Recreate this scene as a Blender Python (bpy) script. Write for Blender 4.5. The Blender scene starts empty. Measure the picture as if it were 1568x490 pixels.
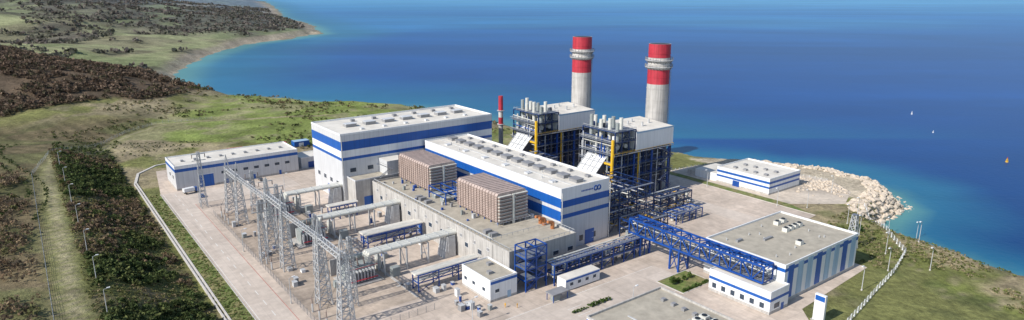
import bpy, math, random
import numpy as np
from mathutils import Vector
random.seed(7); rng=np.random.default_rng(7)
sc=bpy.context.scene
sc.view_settings.view_transform='Standard'; sc.view_settings.look='None'; sc.view_settings.exposure=0
# ------------------------------------------------------------------ frames
OX,OY=19.0,239.5; RZ=math.radians(37)
VX,VY=math.cos(RZ),math.sin(RZ); UX,UY=-VY,VX
def W(a,b): return (OX+a*VX+b*UX, OY+a*VY+b*UY)
def toplant(x,y):
    dx=x-OX; dy=y-OY
    return dx*VX+dy*VY, dx*UX+dy*UY
# ------------------------------------------------------------------ materials
def newmat(name):
    m=bpy.data.materials.new(name); m.use_nodes=True
    nt=m.node_tree; b=nt.nodes["Principled BSDF"]
    return m,nt,b
def N(nt,t,**k):
    n=nt.nodes.new(t)
    for a,v in k.items(): setattr(n,a,v)
    return n
def pm(name,col,rough=.6,var=.2,scale=.25,metal=0,joint=0,jd=.8,streak=0,bump=0,col2=None):
    m,nt,b=newmat(name); L=nt.links.new
    tc=N(nt,"ShaderNodeTexCoord"); no=N(nt,"ShaderNodeTexNoise"); no.inputs["Scale"].default_value=scale; no.inputs["Detail"].default_value=8; no.inputs["Roughness"].default_value=.65
    L(tc.outputs["Object"],no.inputs["Vector"])
    mr=N(nt,"ShaderNodeMapRange"); mr.inputs[1].default_value=.3; mr.inputs[2].default_value=.7
    mr.inputs[3].default_value=1-var; mr.inputs[4].default_value=1+var*.6
    L(no.outputs[0],mr.inputs[0]); fac=mr.outputs[0]
    if streak:
        mp=N(nt,"ShaderNodeMapping"); mp.inputs["Scale"].default_value=(1.3,1.3,.06); L(tc.outputs["Object"],mp.inputs[0])
        n2=N(nt,"ShaderNodeTexNoise"); n2.inputs["Scale"].default_value=1; n2.inputs["Detail"].default_value=4; L(mp.outputs[0],n2.inputs[0])
        m2=N(nt,"ShaderNodeMapRange"); m2.inputs[1].default_value=.35; m2.inputs[2].default_value=.65; m2.inputs[3].default_value=1-streak; m2.inputs[4].default_value=1
        L(n2.outputs[0],m2.inputs[0]); mu=N(nt,"ShaderNodeMath",operation='MULTIPLY'); L(fac,mu.inputs[0]); L(m2.outputs[0],mu.inputs[1]); fac=mu.outputs[0]
    if joint:
        sp=N(nt,"ShaderNodeSeparateXYZ"); L(tc.outputs["Object"],sp.inputs[0])
        ad=N(nt,"ShaderNodeMath",operation='ADD'); L(sp.outputs[0],ad.inputs[0]); L(sp.outputs[1],ad.inputs[1])
        dv=N(nt,"ShaderNodeMath",operation='DIVIDE'); L(ad.outputs[0],dv.inputs[0]); dv.inputs[1].default_value=joint
        fr=N(nt,"ShaderNodeMath",operation='FRACT'); L(dv.outputs[0],fr.inputs[0])
        lt=N(nt,"ShaderNodeMath",operation='LESS_THAN'); L(fr.outputs[0],lt.inputs[0]); lt.inputs[1].default_value=.09
        m3=N(nt,"ShaderNodeMapRange"); m3.inputs[3].default_value=1; m3.inputs[4].default_value=jd; L(lt.outputs[0],m3.inputs[0])
        mu=N(nt,"ShaderNodeMath",operation='MULTIPLY'); L(fac,mu.inputs[0]); L(m3.outputs[0],mu.inputs[1]); fac=mu.outputs[0]
    vm=N(nt,"ShaderNodeVectorMath",operation='SCALE'); vm.inputs[0].default_value=col[:3]; L(fac,vm.inputs["Scale"])
    if col2:
        n3=N(nt,"ShaderNodeTexNoise"); n3.inputs["Scale"].default_value=.13; n3.inputs["Detail"].default_value=7; n3.inputs["Roughness"].default_value=.7; L(tc.outputs["Object"],n3.inputs["Vector"])
        m4=N(nt,"ShaderNodeMapRange"); m4.inputs[1].default_value=.42; m4.inputs[2].default_value=.6; L(n3.outputs[0],m4.inputs[0])
        mx=N(nt,"ShaderNodeMix",data_type='VECTOR'); L(m4.outputs[0],mx.inputs[0]); mx.inputs[4].default_value=col; mx.inputs[5].default_value=col2; L(mx.outputs[1],vm.inputs[0])
    L(vm.outputs[0],b.inputs["Base Color"])
    b.inputs["Roughness"].default_value=rough; b.inputs["Metallic"].default_value=metal
    if bump:
        bp=N(nt,"ShaderNodeBump"); bp.inputs["Strength"].default_value=bump; bp.inputs["Distance"].default_value=.3; L(no.outputs[0],bp.inputs["Height"]); L(bp.outputs[0],b.inputs["Normal"])
    return m
M={}
M['clad']=pm("grey_cladding",(.62,.63,.65),.5,.06,.1,joint=2.5,jd=.88,streak=.1)
M['white']=pm("white_cladding",(.80,.81,.82),.5,.06,.1,joint=2.5,jd=.9,streak=.08)
M['blue']=pm("blue_cladding",(.008,.105,.43),.45,.1,.1,joint=2.5,jd=.85,streak=.12)
M['lblue']=pm("light_blue_cladding",(.36,.52,.68),.5,.08,.1,joint=2.5,streak=.1)
M['roof']=pm("roof_membrane",(.70,.66,.59),.8,.22,.12,bump=.1)
M['droof']=pm("gravel_roof",(.42,.38,.31),.95,.24,.3,bump=.3)
M['vent']=pm("roof_vent_metal",(.28,.28,.29),.5,.2,.5)
M['conc']=pm("concrete_wall",(.52,.50,.475),.9,.18,.2,streak=.25)
M['steel']=pm("blue_steel",(.008,.068,.32),.45,.25,.5)
M['dsteel']=pm("dark_blue_steel",(.010,.035,.13),.5,.25,.5)
M['galv']=pm("galvanised_steel",(.50,.51,.52),.5,.25,.8)
M['silver']=pm("silver_duct",(.66,.655,.60),.4,.16,.4)
M['dark']=pm("dark_opening",(.02,.025,.03),.5,.2,1)
M['casing']=pm("boiler_casing",(.075,.09,.13),.5,.3,.4,streak=.25)
M['grate']=pm("platform_grating",(.16,.18,.22),.6,.2,2)
M['yellow']=pm("yellow_paint",(.75,.45,.02),.5,.15,.5)
M['red']=pm("red_paint",(.52,.035,.06),.55,.2,.3,streak=.3)
M['stackw']=pm("stack_white",(.68,.65,.62),.55,.14,.3,streak=.3)
M['stackg']=pm("stack_grey",(.52,.50,.48),.55,.14,.3,streak=.3)
M['cool']=pm("cooler_panels",(.50,.40,.36),.6,.16,.4,streak=.2)
M['coold']=pm("cooler_frame",(.33,.255,.225),.6,.2,.4)
M['trafo']=pm("transformer_grey",(.30,.33,.325),.5,.2,.5)
M['brown']=pm("rust_orange",(.42,.16,.06),.6,.2,.5)
M['glass']=pm("window_glass",(.04,.06,.09),.1,.1,1)
M['rubber']=pm("tyre_rubber",(.02,.02,.02),.8,.1,1)
M['tile']=pm("red_roof_tiles",(.36,.10,.07),.8,.2,1)
M['rock']=pm("rock",(.60,.51,.41),.95,.3,.4,bump=.6)
M['kerb']=pm("kerb_concrete",(.58,.55,.51),.9,.2,.5)
M['lineR']=pm("red_line_paint",(.50,.22,.17),.8,.3,.5)
M['lineW']=pm("white_line_paint",(.75,.75,.72),.8,.2,.5)
M['carblue']=pm("car_paint_blue",(.02,.10,.35),.3,.05,.5)
M['carwhite']=pm("car_paint_white",(.7,.7,.7),.3,.05,.5)
M['cargrey']=pm("car_paint_grey",(.15,.15,.16),.3,.05,.5)
M['hivis']=pm("high_vis_cloth",(.75,.40,.03),.8,.1,2)
# ------------------------------------------------------------------ mesh builder (plant coordinates)
class MB:
    def __init__(s): s.v=[]; s.f=[]; s.mi=[]; s.ms=[]
    def m(s,k):
        if k not in s.ms: s.ms.append(k)
        return s.ms.index(k)
    def add(s,vs,fs,k):
        n=len(s.v); s.v+=vs; i=s.m(k)
        for f in fs: s.f.append([n+j for j in f]); s.mi.append(i)
    def hexa(s,p,k,top=None):
        s.add(p,[(0,3,2,1),(0,1,5,4),(1,2,6,5),(2,3,7,6),(3,0,4,7)],k)
        s.add([p[4],p[5],p[6],p[7]],[(0,1,2,3)],top or k)
    def box(s,a0,a1,b0,b1,z0,z1,k,top=None):
        s.hexa([(a0,b0,z0),(a1,b0,z0),(a1,b1,z0),(a0,b1,z0),(a0,b0,z1),(a1,b0,z1),(a1,b1,z1),(a0,b1,z1)],k,top)
    def beam(s,p,q,w,k,h=None):
        p=Vector(p); q=Vector(q); d=(q-p)
        if d.length<1e-6: return
        d.normalize(); up=Vector((0,0,1)) if abs(d.z)<.95 else Vector((1,0,0))
        x=d.cross(up).normalized()*w/2; y=d.cross(x).normalized()*(h or w)/2
        vs=[tuple(c+sx*x+sy*y) for c in (p,q) for sx,sy in ((-1,-1),(1,-1),(1,1),(-1,1))]
        s.add(vs,[(0,1,2,3),(7,6,5,4),(0,4,5,1),(1,5,6,2),(2,6,7,3),(3,7,4,0)],k)
    def tube(s,p,q,r,k,n=10,r2=None,cap=True):
        p=Vector(p); q=Vector(q); d=(q-p).normalized(); up=Vector((0,0,1)) if abs(d.z)<.95 else Vector((1,0,0))
        x=d.cross(up).normalized(); y=d.cross(x).normalized(); r2=r if r2 is None else r2
        vs=[]
        for c,rr in ((p,r),(q,r2)):
            for i in range(n):
                t=2*math.pi*i/n; vs.append(tuple(c+x*(rr*math.cos(t))+y*(rr*math.sin(t))))
        fs=[(i,(i+1)%n,n+(i+1)%n,n+i) for i in range(n)]
        if cap: fs+=[tuple(range(n-1,-1,-1)),tuple(range(n,2*n))]
        s.add(vs,fs,k)
    def make(s,name,frame=True):
        me=bpy.data.meshes.new(name); me.from_pydata(s.v,[],s.f)
        for k in s.ms: me.materials.append(M[k])
        me.polygons.foreach_set("material_index",s.mi)
        me.update()
        import bmesh
        bm=bmesh.new(); bm.from_mesh(me); bmesh.ops.recalc_face_normals(bm,faces=bm.faces); bm.to_mesh(me); bm.free()
        o=bpy.data.objects.new(name,me); bpy.context.collection.objects.link(o)
        if frame: o.location=(OX,OY,0); o.rotation_euler=(0,0,RZ)
        return o
def rails(m,a0,a1,b0,b1,z,k='galv',w=.12,h=1.1):
    c=[(a0,b0),(a1,b0),(a1,b1),(a0,b1)]
    for i in range(4):
        p=c[i]; q=c[(i+1)%4]
        m.beam((p[0],p[1],z+h),(q[0],q[1],z+h),w,k)
        L=math.hypot(q[0]-p[0],q[1]-p[1]); n=max(1,int(L/2.5))
        for j in range(n):
            t=j/n; x=p[0]+(q[0]-p[0])*t; y=p[1]+(q[1]-p[1])*t
            m.beam((x,y,z),(x,y,z+h),w*.8,k)
def parapet(m,a0,a1,b0,b1,z,h,t,k):
    m.box(a0,a1,b0,b0+t,z,z+h,k); m.box(a0,a1,b1-t,b1,z,z+h,k)
    m.box(a0,a0+t,b0+t,b1-t,z,z+h,k); m.box(a1-t,a1,b0+t,b1-t,z,z+h,k)
def stackwalls(m,a0,a1,b0,b1,bands,roof):
    for i,(z0,z1,k) in enumerate(bands):
        m.box(a0,a1,b0,b1,z0,z1,k,roof if i==len(bands)-1 else k)
def stairs(m,a0,a1,b,z0,z1,k,w=1.2,rise=3.5):
    z=z0; d=1
    while z<z1-.1:
        zz=min(z+rise,z1); s,e=(a0,a1) if d>0 else (a1,a0)
        for o in (0,w): m.beam((s,b+o,z),(e,b+o,zz),.15,k,.3)
        n=8
        for i in range(n):
            t=(i+.5)/n; x=s+(e-s)*t; m.box(x-.15,x+.15,b,b+w,z+(zz-z)*t,z+(zz-z)*t+.06,'grate')
        m.beam((s,b,z+1),(e,b,zz+1),.1,k)
        m.box(min(e,e+d*1.2),max(e,e+d*1.2),b-.2,b+w+.2,zz-.08,zz,'grate')
        z=zz; d=-d
def frame(m,a0,a1,b0,b1,zs,na,nb,k,w=.4,brace=True):
    A=[a0+(a1-a0)*i/na for i in range(na+1)]; B=[b0+(b1-b0)*i/nb for i in range(nb+1)]
    for a in A:
        for b in B: m.box(a-w/2,a+w/2,b-w/2,b+w/2,0,zs[-1],k)
    for z in zs:
        for b in B: m.beam((a0,b,z),(a1,b,z),w*.7,k,w)
        for a in A: m.beam((a,b0,z-.02),(a,b1,z-.02),w*.7,k,w*.9)
    if brace:
        zz=[0]+list(zs)
        for i in range(len(zz)-1):
            for j in range(na):
                if (i+j)%2==0:
                    for b in (b0,b1):
                        m.beam((A[j],b,zz[i]),(A[j+1],b,zz[i+1]),w*.5,k)
                        if brace==2: m.beam((A[j+1],b,zz[i]),(A[j],b,zz[i+1]),w*.5,k)
def window(m,face,pos,u0,u1,z0,z1,k='glass',fr='white'):
    e=.04; t=.12
    if face=='b-':
        m.box(u0,u1,pos-e,pos,z0,z1,k); m.box(u0-t,u1+t,pos-.1,pos,z1,z1+t,fr); m.box(u0-t,u1+t,pos-.14,pos,z0-t,z0,fr)
    else:
        m.box(pos-e,pos,u0,u1,z0,z1,k); m.box(pos-.1,pos,u0-t,u1+t,z1,z1+t,fr); m.box(pos-.14,pos,u0-t,u1+t,z0-t,z0,fr)
# ------------------------------------------------------------------ terrain maths
COAST=np.array([(192,225),(183,243),(174,264),(170,280),(180,294),(200,312),(204,340),(190,368),(152,391),(118,402),(92,420),(66,446),(28,486),(-25,529),(-87,585),(-181,606),(-245,631),(-293,645),(-345,668),(-409,784),(-461,918),(-508,1103),(-531,1330),(-499,1471),(-476,1646),(-575,1928),(-900,2600),(-1270,3578),(-2266,6046),(-4500,9500),(-12000,12000),(-12000,-3000),(600,-3000),(420,-400),(290,40),(245,130),(215,185)],float)
PADP=[(-112,-170),(-112,176),(-106,226),(-40,224),(0,212),(40,202),(88,150),(121,112),(121,-38),(84,-42),(81,-80),(31,-83),(19,-95),(19,-170)]
PAD=np.array([W(a,b) for a,b in PADP])
SEAP=[(127,52),(150,50),(168,38),(178,8),(182,-12),(170,-30),(148,-38),(127,-22)]
SEAPW=np.array([W(a,b) for a,b in SEAP])
def sdf(px,py,poly):
    d=np.full(px.shape,1e18); inside=np.zeros(px.shape,bool); n=len(poly)
    for i in range(n):
        x0,y0=poly[i]; x1,y1=poly[(i+1)%n]; ex,ey=x1-x0,y1-y0
        wx,wy=px-x0,py-y0; t=np.clip((wx*ex+wy*ey)/(ex*ex+ey*ey),0,1)
        d=np.minimum(d,(wx-ex*t)**2+(wy-ey*t)**2)
        c=((y0>py)!=(y1>py))&(px<(x1-x0)*(py-y0)/((y1-y0) if y1!=y0 else 1e-9)+x0)
        inside^=c
    d=np.sqrt(d); return np.where(inside,d,-d)
TB=rng.random((256,256))
def vn(x,y,s,o=0):
    x=x/s+o*17.3; y=y/s+o*9.7; xi=np.floor(x).astype(int); yi=np.floor(y).astype(int); fx=x-xi; fy=y-yi
    fx=fx*fx*(3-2*fx); fy=fy*fy*(3-2*fy)
    g=lambda i,j:TB[(xi+i)%256,(yi+j)%256]
    return (g(0,0)*(1-fx)+g(1,0)*fx)*(1-fy)+(g(0,1)*(1-fx)+g(1,1)*fx)*fy
def fbm(x,y,s,o=0,n=4):
    r=0;a=1;t=0
    for i in range(n): r=r+a*vn(x,y,s/2**i,o+i); t+=a; a*=.5
    return r/t
def ss(t): t=np.clip(t,0,1); return t*t*(3-2*t)
def height(x,y,dc=None):
    x=np.asarray(x,float); y=np.asarray(y,float)
    a,b=toplant(x,y)
    if dc is None: dc=sdf(x,y,COAST)
    dcj=dc+(fbm(x,y,25,3)-.5)*np.clip(6+(y-400)*.03,6,60)
    dp=-sdf(x,y,PAD)
    ds=-sdf(x,y,SEAPW)
    off=ss((dp-1)/18)*ss((ds-1)/10)
    fade=1-ss((b-235)/120)
    sl=13*ss((-120.5-a)/34)*fade+np.clip(-160-a,0,200)*.06*fade
    sl=sl-.8*np.exp(-((a+121)/2.0)**2)*fade
    back=ss((b-225)/80)*3*(1-ss((y-700)/80))
    hx=np.clip((-272-x)*.195,0,95); w=np.where(y<595,np.clip(90+(-x-285)*.15,90,200),125)
    hill=hx*np.exp(-((y-600)/w)**2)*(.85+.3*fbm(x,y,60,5))
    far=ss((y-720)/200)
    fl=far*(np.clip(dc*.09,0,90)+np.clip(dc*.25,0,170)*(fbm(x,y,700,9)-.35)*1.3+np.clip(dc*.1,0,14)*(fbm(x,y,160,8)-.5)*2)
    nz=(fbm(x,y,22,1)-.5)*2.2*off
    land=sl+back+hill+fl+nz-.08
    wid=np.where(y<420,11,24)
    t=ss(dcj/wid)
    sh=-8.8+np.clip(dcj,-400,0)*.05
    pw=np.maximum(1-ss((dp-0)/4),1-ss(ds/4))
    t=np.maximum(t,pw)
    return sh*(1-t)+land*t
def graded(c0,c1,step,lo,hi,g):
    core=list(np.arange(c0,c1+step*.5,step)); s=step; r=[core[-1]]
    while r[-1]<hi: s*=g; r.append(r[-1]+s)
    s=step; l=[core[0]]
    while l[-1]>lo: s*=g; l.append(l[-1]-s)
    return np.array(l[:0:-1]+core+r[1:])
def gridmesh(name,xs,ys,zf,colf):
    X,Y=np.meshgrid(xs,ys); x=X.ravel(); y=Y.ravel(); dc=sdf(x,y,COAST)
    z=zf(x,y,dc); nx=len(xs); ny=len(ys)
    me=bpy.data.meshes.new(name); me.vertices.add(len(x)); me.vertices.foreach_set("co",np.stack([x,y,z],1).ravel())
    i=np.arange(nx-1)[None,:]+np.arange(ny-1)[:,None]*nx
    q=np.stack([i,i+1,i+1+nx,i+nx],-1).reshape(-1,4)
    me.loops.add(q.size); me.loops.foreach_set("vertex_index",q.ravel())
    me.polygons.add(len(q)); me.polygons.foreach_set("loop_start",np.arange(len(q))*4)
    me.polygons.foreach_set("use_smooth",np.ones(len(q),bool))
    me.update(); me.validate()
    c=colf(x,y,z,dc); ca=me.color_attributes.new("Col",'FLOAT_COLOR','POINT')
    ca.data.foreach_set("color",np.concatenate([c,np.ones((len(x),1))],1).ravel())
    o=bpy.data.objects.new(name,me); bpy.context.collection.objects.link(o); return o
def mix(c,col,m): return c*(1-m[:,None])+np.array(col)[None,:]*m[:,None]
TRP=[(-158,-80),(-157,18),(-156,180),(-155,212),(-147,248),(-127,285),(-103,332),(-82,352),(-46,348),(0,332),(30,315)]
TRACK=np.array([W(a,b) for a,b in TRP])
def linedist(x,y,pl):
    d=np.full(x.shape,1e18)
    for i in range(len(pl)-1):
        x0,y0=pl[i]; x1,y1=pl[i+1]; ex,ey=x1-x0,y1-y0; wx,wy=x-x0,y-y0
        t=np.clip((wx*ex+wy*ey)/(ex*ex+ey*ey),0,1); d=np.minimum(d,(wx-ex*t)**2+(wy-ey*t)**2)
    return np.sqrt(d)
def hillmask(x,y):
    yb=np.clip(452+(x+400)*.95,405,580)
    return ss((-278-x+(fbm(x,y,40,4)-.5)*60)/40)*ss((y-yb-(fbm(x,y,50,6)-.5)*60)/30)*(1-ss((y-690)/40))
def terrcol(x,y,z,dc):
    a,b=toplant(x,y); n1=fbm(x,y,30,11); n2=fbm(x,y,8,12); n3=fbm(x,y,120,13); n4=fbm(x,y,4,15,2)
    c=np.zeros((len(x),3))+np.array((.185,.19,.07))
    c=mix(c,(.33,.275,.175),ss((n1-.47)/.12)*.85)
    c=mix(c,(.10,.11,.045),ss((n2-.54)/.1)*.6)
    c=mix(c,(.19,.245,.065),ss((n3-.44)/.1)*(y>420)*ss((x+300)/60)*.75)
    c=mix(c,(.30,.25,.17),ss((n2*.4+n1*.6-.52)/.06)*.5)
    r=ss((a-75)/10)*(y<330)
    c=mix(c,(.165,.19,.05),r*.8*ss((n1-.3)/.2)); c=mix(c,(.36,.29,.185),r*ss((n3*.3+n1*.7-.47)/.1)*.85)
    c=mix(c,(.10,.125,.04),r*ss((n2-.53)/.08)*.55); c=mix(c,(.33,.27,.18),r*ss((n4-.6)/.1)*.5)
    td=linedist(x,y,TRACK)
    tracka=np.interp(b,[p[1] for p in TRP[:8]],[p[0] for p in TRP[:8]])
    sl=ss((-120-a)/2)*ss((a-tracka-2)/3)*(1-ss((b-300)/60))
    c=mix(c,(.11,.12,.04),sl*.85); c=mix(c,(.235,.185,.11),sl*ss((n2*.5+n1*.5-.47)/.08)*.75); c=mix(c,(.055,.075,.027),sl*ss((n1-.53)/.08)*.6)
    c=mix(c,(.18,.20,.07),sl*ss((n3-.5)/.08)*.5)
    ter2=sl*(np.sin((a*.45+b+n3*25)/1.5)*.5+.5)*ss((b-190)/30)
    c=mix(c,(.06,.065,.028),ter2*.55)
    be=ss((tracka-3-a)/4)*(1-ss((b-370)/60))
    c=mix(c,(.18,.14,.085),be*.9); c=mix(c,(.13,.145,.055),be*ss((n1-.5)/.1)*.7)
    ter=be*(np.sin((a+b*.3+n3*30)/1.6)*.5+.5)*ss((b-120)/40)
    c=mix(c,(.07,.065,.032),ter*.65)
    c=mix(c,(.22,.22,.095),(1-ss((td-2.5)/2))); c=mix(c,(.38,.32,.23),(1-ss((td-.8)/1))*.6)
    hm=hillmask(x,y); c=mix(c,(.09,.066,.048),hm*.95); c=mix(c,(.16,.115,.075),hm*ss((n1-.5)/.1)*.6)
    far=ss((y-700)/30)
    f1=fbm(x,y*.6,180,21); f2=fbm(x,y*.5,420,22); f3=fbm(x,y,60,23)
    fc=np.zeros((len(x),3))+np.array((.20,.225,.11))
    fc=mix(fc,(.31,.32,.17),ss((f1-.5)/.06)*.8)
    fc=mix(fc,(.34,.28,.20),ss((f2-.56)/.05)*.75)
    fc=mix(fc,(.17,.13,.10),ss((f3*.5+f1*.5-.52)/.05)*.5)
    wood=np.maximum(ss((y-1250)/250)*.85*ss((f1*.5+f3*.5-.42)/.06),ss((.44-f2)/.04)*.8)
    fc=mix(fc,(.10,.088,.075),wood)
    fc=mix(fc,(.10,.10,.065),ss((f3-.6)/.05)*.7)
    haze=(ss((y-800)/3500)*.62)[:,None]  # aerial haze painted into the far land's base colour, stronger with distance
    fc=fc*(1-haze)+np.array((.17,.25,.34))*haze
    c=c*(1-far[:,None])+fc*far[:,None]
    sw=np.where(y<420,10,np.clip(14+(y-400)*.014,14,40))
    c=mix(c,(.46,.38,.29),(1-ss((dc-sw*.6)/(sw*.6)))*(.8))
    ds=-sdf(x,y,SEAPW); c=mix(c,(.54,.46,.36),(1-ss((ds-14)/8))*(a>160)*.85)
    c=mix(c,(.20,.20,.14),ss((-dc)/10))
    return c
def attrmat(name,rough,sc1,sc2,amt,bump,bd,trans=0):
    m,nt,b=newmat(name); L=nt.links.new
    at=N(nt,"ShaderNodeAttribute"); at.attribute_name="Col"; tc=N(nt,"ShaderNodeTexCoord")
    f=None
    for s,am in ((sc1,amt),(sc2,amt*.9)):
        no=N(nt,"ShaderNodeTexNoise"); no.inputs["Scale"].default_value=s; no.inputs["Detail"].default_value=9; no.inputs["Roughness"].default_value=.7
        L(tc.outputs["Object"],no.inputs["Vector"]); mr=N(nt,"ShaderNodeMapRange"); mr.inputs[1].default_value=.32; mr.inputs[2].default_value=.68; mr.inputs[3].default_value=1-am; mr.inputs[4].default_value=1+am
        L(no.outputs[0],mr.inputs[0])
        if f is None: f=mr.outputs[0]
        else:
            mu=N(nt,"ShaderNodeMath",operation='MULTIPLY'); L(f,mu.inputs[0]); L(mr.outputs[0],mu.inputs[1]); f=mu.outputs[0]
    vm=N(nt,"ShaderNodeVectorMath",operation='SCALE'); L(at.outputs["Color"],vm.inputs[0]); L(f,vm.inputs["Scale"]); L(vm.outputs[0],b.inputs["Base Color"])
    b.inputs["Roughness"].default_value=rough; b.inputs["Specular IOR Level"].default_value=.15
    if bump:
        bp=N(nt,"ShaderNodeBump"); bp.inputs["Strength"].default_value=bump; bp.inputs["Distance"].default_value=bd; L(no.outputs[0],bp.inputs["Height"]); L(bp.outputs[0],b.inputs["Normal"])
    if trans:
        t=N(nt,"ShaderNodeBsdfTranslucent"); L(vm.outputs[0],t.inputs[0]); ad=N(nt,"ShaderNodeMixShader"); ad.inputs[0].default_value=trans
        o=nt.nodes["Material Output"]; L(b.outputs[0],ad.inputs[1]); L(t.outputs[0],ad.inputs[2]); L(ad.outputs[0],o.inputs[0])
    return m
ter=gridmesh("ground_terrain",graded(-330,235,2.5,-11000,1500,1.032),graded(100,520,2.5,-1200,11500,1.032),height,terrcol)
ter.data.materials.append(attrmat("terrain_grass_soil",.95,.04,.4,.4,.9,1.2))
# sea
def seacol(x,y,z,dc):
    d=-dc
    n=fbm(x,y,90,31); n2=fbm(x*.5,y,900,32)
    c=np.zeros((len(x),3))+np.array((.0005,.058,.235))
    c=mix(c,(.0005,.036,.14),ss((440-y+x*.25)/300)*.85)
    c=mix(c,(.010,.135,.36),ss((y-650)/2000)*.85)  # this mix and the next paint distance haze into the far water's colour
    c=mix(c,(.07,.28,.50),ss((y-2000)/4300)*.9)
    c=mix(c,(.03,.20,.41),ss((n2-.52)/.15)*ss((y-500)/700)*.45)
    bay=np.clip(1-(d-20+(n-.5)*70)/np.where(y<480,48,230),0,1)
    c=mix(c,(.015,.145,.255),ss(bay)*.85)
    c=mix(c,(.10,.27,.26),ss(np.clip(1-(d-3+(n-.5)*10)/np.where(y<480,14,45),0,1))*.85)
    return c
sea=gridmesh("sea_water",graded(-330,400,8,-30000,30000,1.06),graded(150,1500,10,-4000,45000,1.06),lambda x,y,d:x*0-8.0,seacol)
m,nt,b=newmat("sea_water"); L=nt.links.new
at=N(nt,"ShaderNodeAttribute"); at.attribute_name="Col"; tc=N(nt,"ShaderNodeTexCoord")
f=None
for scx,scy,lo,hi in ((.0009,.0035,.88,1.2),(.012,.02,.95,1.05)):
    mp=N(nt,"ShaderNodeMapping"); mp.inputs["Scale"].default_value=(scx,scy,1); mp.inputs["Rotation"].default_value=(0,0,.25); L(tc.outputs["Object"],mp.inputs[0])
    ns=N(nt,"ShaderNodeTexNoise"); ns.inputs["Scale"].default_value=1; ns.inputs["Detail"].default_value=6; ns.inputs["Roughness"].default_value=.55; ns.inputs["Distortion"].default_value=1.2; L(mp.outputs[0],ns.inputs["Vector"])
    mr=N(nt,"ShaderNodeMapRange"); mr.inputs[1].default_value=.35; mr.inputs[2].default_value=.7; mr.inputs[3].default_value=lo; mr.inputs[4].default_value=hi; L(ns.outputs[0],mr.inputs[0])
    if f is None: f=mr.outputs[0]
    else:
        mu=N(nt,"ShaderNodeMath",operation='MULTIPLY'); L(f,mu.inputs[0]); L(mr.outputs[0],mu.inputs[1]); f=mu.outputs[0]
vm=N(nt,"ShaderNodeVectorMath",operation='SCALE'); L(at.outputs["Color"],vm.inputs[0]); L(f,vm.inputs["Scale"]); L(vm.outputs[0],b.inputs["Base Color"])
wv=N(nt,"ShaderNodeTexNoise"); wv.inputs["Scale"].default_value=.35; wv.inputs["Detail"].default_value=6; L(tc.outputs["Object"],wv.inputs["Vector"])
bp=N(nt,"ShaderNodeBump"); bp.inputs["Strength"].default_value=.35; bp.inputs["Distance"].default_value=.3; L(wv.outputs[0],bp.inputs["Height"]); L(bp.outputs[0],b.inputs["Normal"])
b.inputs["Roughness"].default_value=.35; b.inputs["IOR"].default_value=1.33; b.inputs["Specular IOR Level"].default_value=.14
sea.data.materials.append(m)
# ------------------------------------------------------------------ paving sheets
def pavemat(name,col,slab,jd,var):
    m,nt,b=newmat(name); L=nt.links.new
    tc=N(nt,"ShaderNodeTexCoord"); br=N(nt,"ShaderNodeTexBrick"); br.offset=0; br.inputs["Scale"].default_value=1; br.inputs["Brick Width"].default_value=slab; br.inputs["Row Height"].default_value=slab; br.inputs["Mortar Size"].default_value=.1
    br.inputs["Color1"].default_value=(1,1,1,1); br.inputs["Color2"].default_value=(.88,.87,.86,1); br.inputs["Mortar"].default_value=(jd,jd,jd,1)
    L(tc.outputs["Object"],br.inputs["Vector"])
    f=None
    for s,am in ((.03,var),(.35,var*.7)):
        no=N(nt,"ShaderNodeTexNoise"); no.inputs["Scale"].default_value=s; no.inputs["Detail"].default_value=9; no.inputs["Roughness"].default_value=.65; L(tc.outputs["Object"],no.inputs["Vector"])
        mr=N(nt,"ShaderNodeMapRange"); mr.inputs[1].default_value=.35; mr.inputs[2].default_value=.65; mr.inputs[3].default_value=1-am; mr.inputs[4].default_value=1+am*.5; L(no.outputs[0],mr.inputs[0])
        if f is None: f=mr.outputs[0]
        else:
            mu=N(nt,"ShaderNodeMath",operation='MULTIPLY'); L(f,mu.inputs[0]); L(mr.outputs[0],mu.inputs[1]); f=mu.outputs[0]
    # tyre marks: stretched noise
    mp=N(nt,"ShaderNodeMapping"); mp.inputs["Scale"].default_value=(1.1,.03,1); L(tc.outputs["Object"],mp.inputs[0])
    n2=N(nt,"ShaderNodeTexNoise"); n2.inputs["Scale"].default_value=1; n2.inputs["Detail"].default_value=3; L(mp.outputs[0],n2.inputs[0])
    m2=N(nt,"ShaderNodeMapRange"); m2.inputs[1].default_value=.55; m2.inputs[2].default_value=.7; m2.inputs[3].default_value=1; m2.inputs[4].default_value=.85; L(n2.outputs[0],m2.inputs[0])
    mu=N(nt,"ShaderNodeMath",operation='MULTIPLY'); L(f,mu.inputs[0]); L(m2.outputs[0],mu.inputs[1]); f=mu.outputs[0]
    mc=N(nt,"ShaderNodeVectorMath",operation='MULTIPLY'); L(br.outputs["Color"],mc.inputs[0]); mc.inputs[1].default_value=col
    vm=N(nt,"ShaderNodeVectorMath",operation='SCALE'); L(mc.outputs[0],vm.inputs[0]); L(f,vm.inputs["Scale"]); L(vm.outputs[0],b.inputs["Base Color"])
    b.inputs["Roughness"].default_value=.9
    return m
M['pave']=pavemat("concrete_paving",(.62,.52,.435),6,.84,.24)
M['road']=pavemat("road_concrete",(.63,.545,.47),9,.86,.17)
M['gravel']=pavemat("yard_gravel",(.49,.40,.32),50,1,.35)
M['lawn']=pm("lawn_grass",(.13,.18,.04),.95,.45,.5,bump=.6,col2=(.26,.225,.10))
M['rubble']=pavemat("shore_concrete",(.66,.57,.47),12,.9,.28)
def sheet(name,pts,z,k):
    m=MB(); m.add([(a,b,z) for a,b in pts],[tuple(range(len(pts)))],k); return m.make(name)
def rect(a0,a1,b0,b1): return [(a0,b0),(a1,b0),(a1,b1),(a0,b1)]
sheet("concrete_yard_pavement",PADP,0,'pave')
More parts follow.
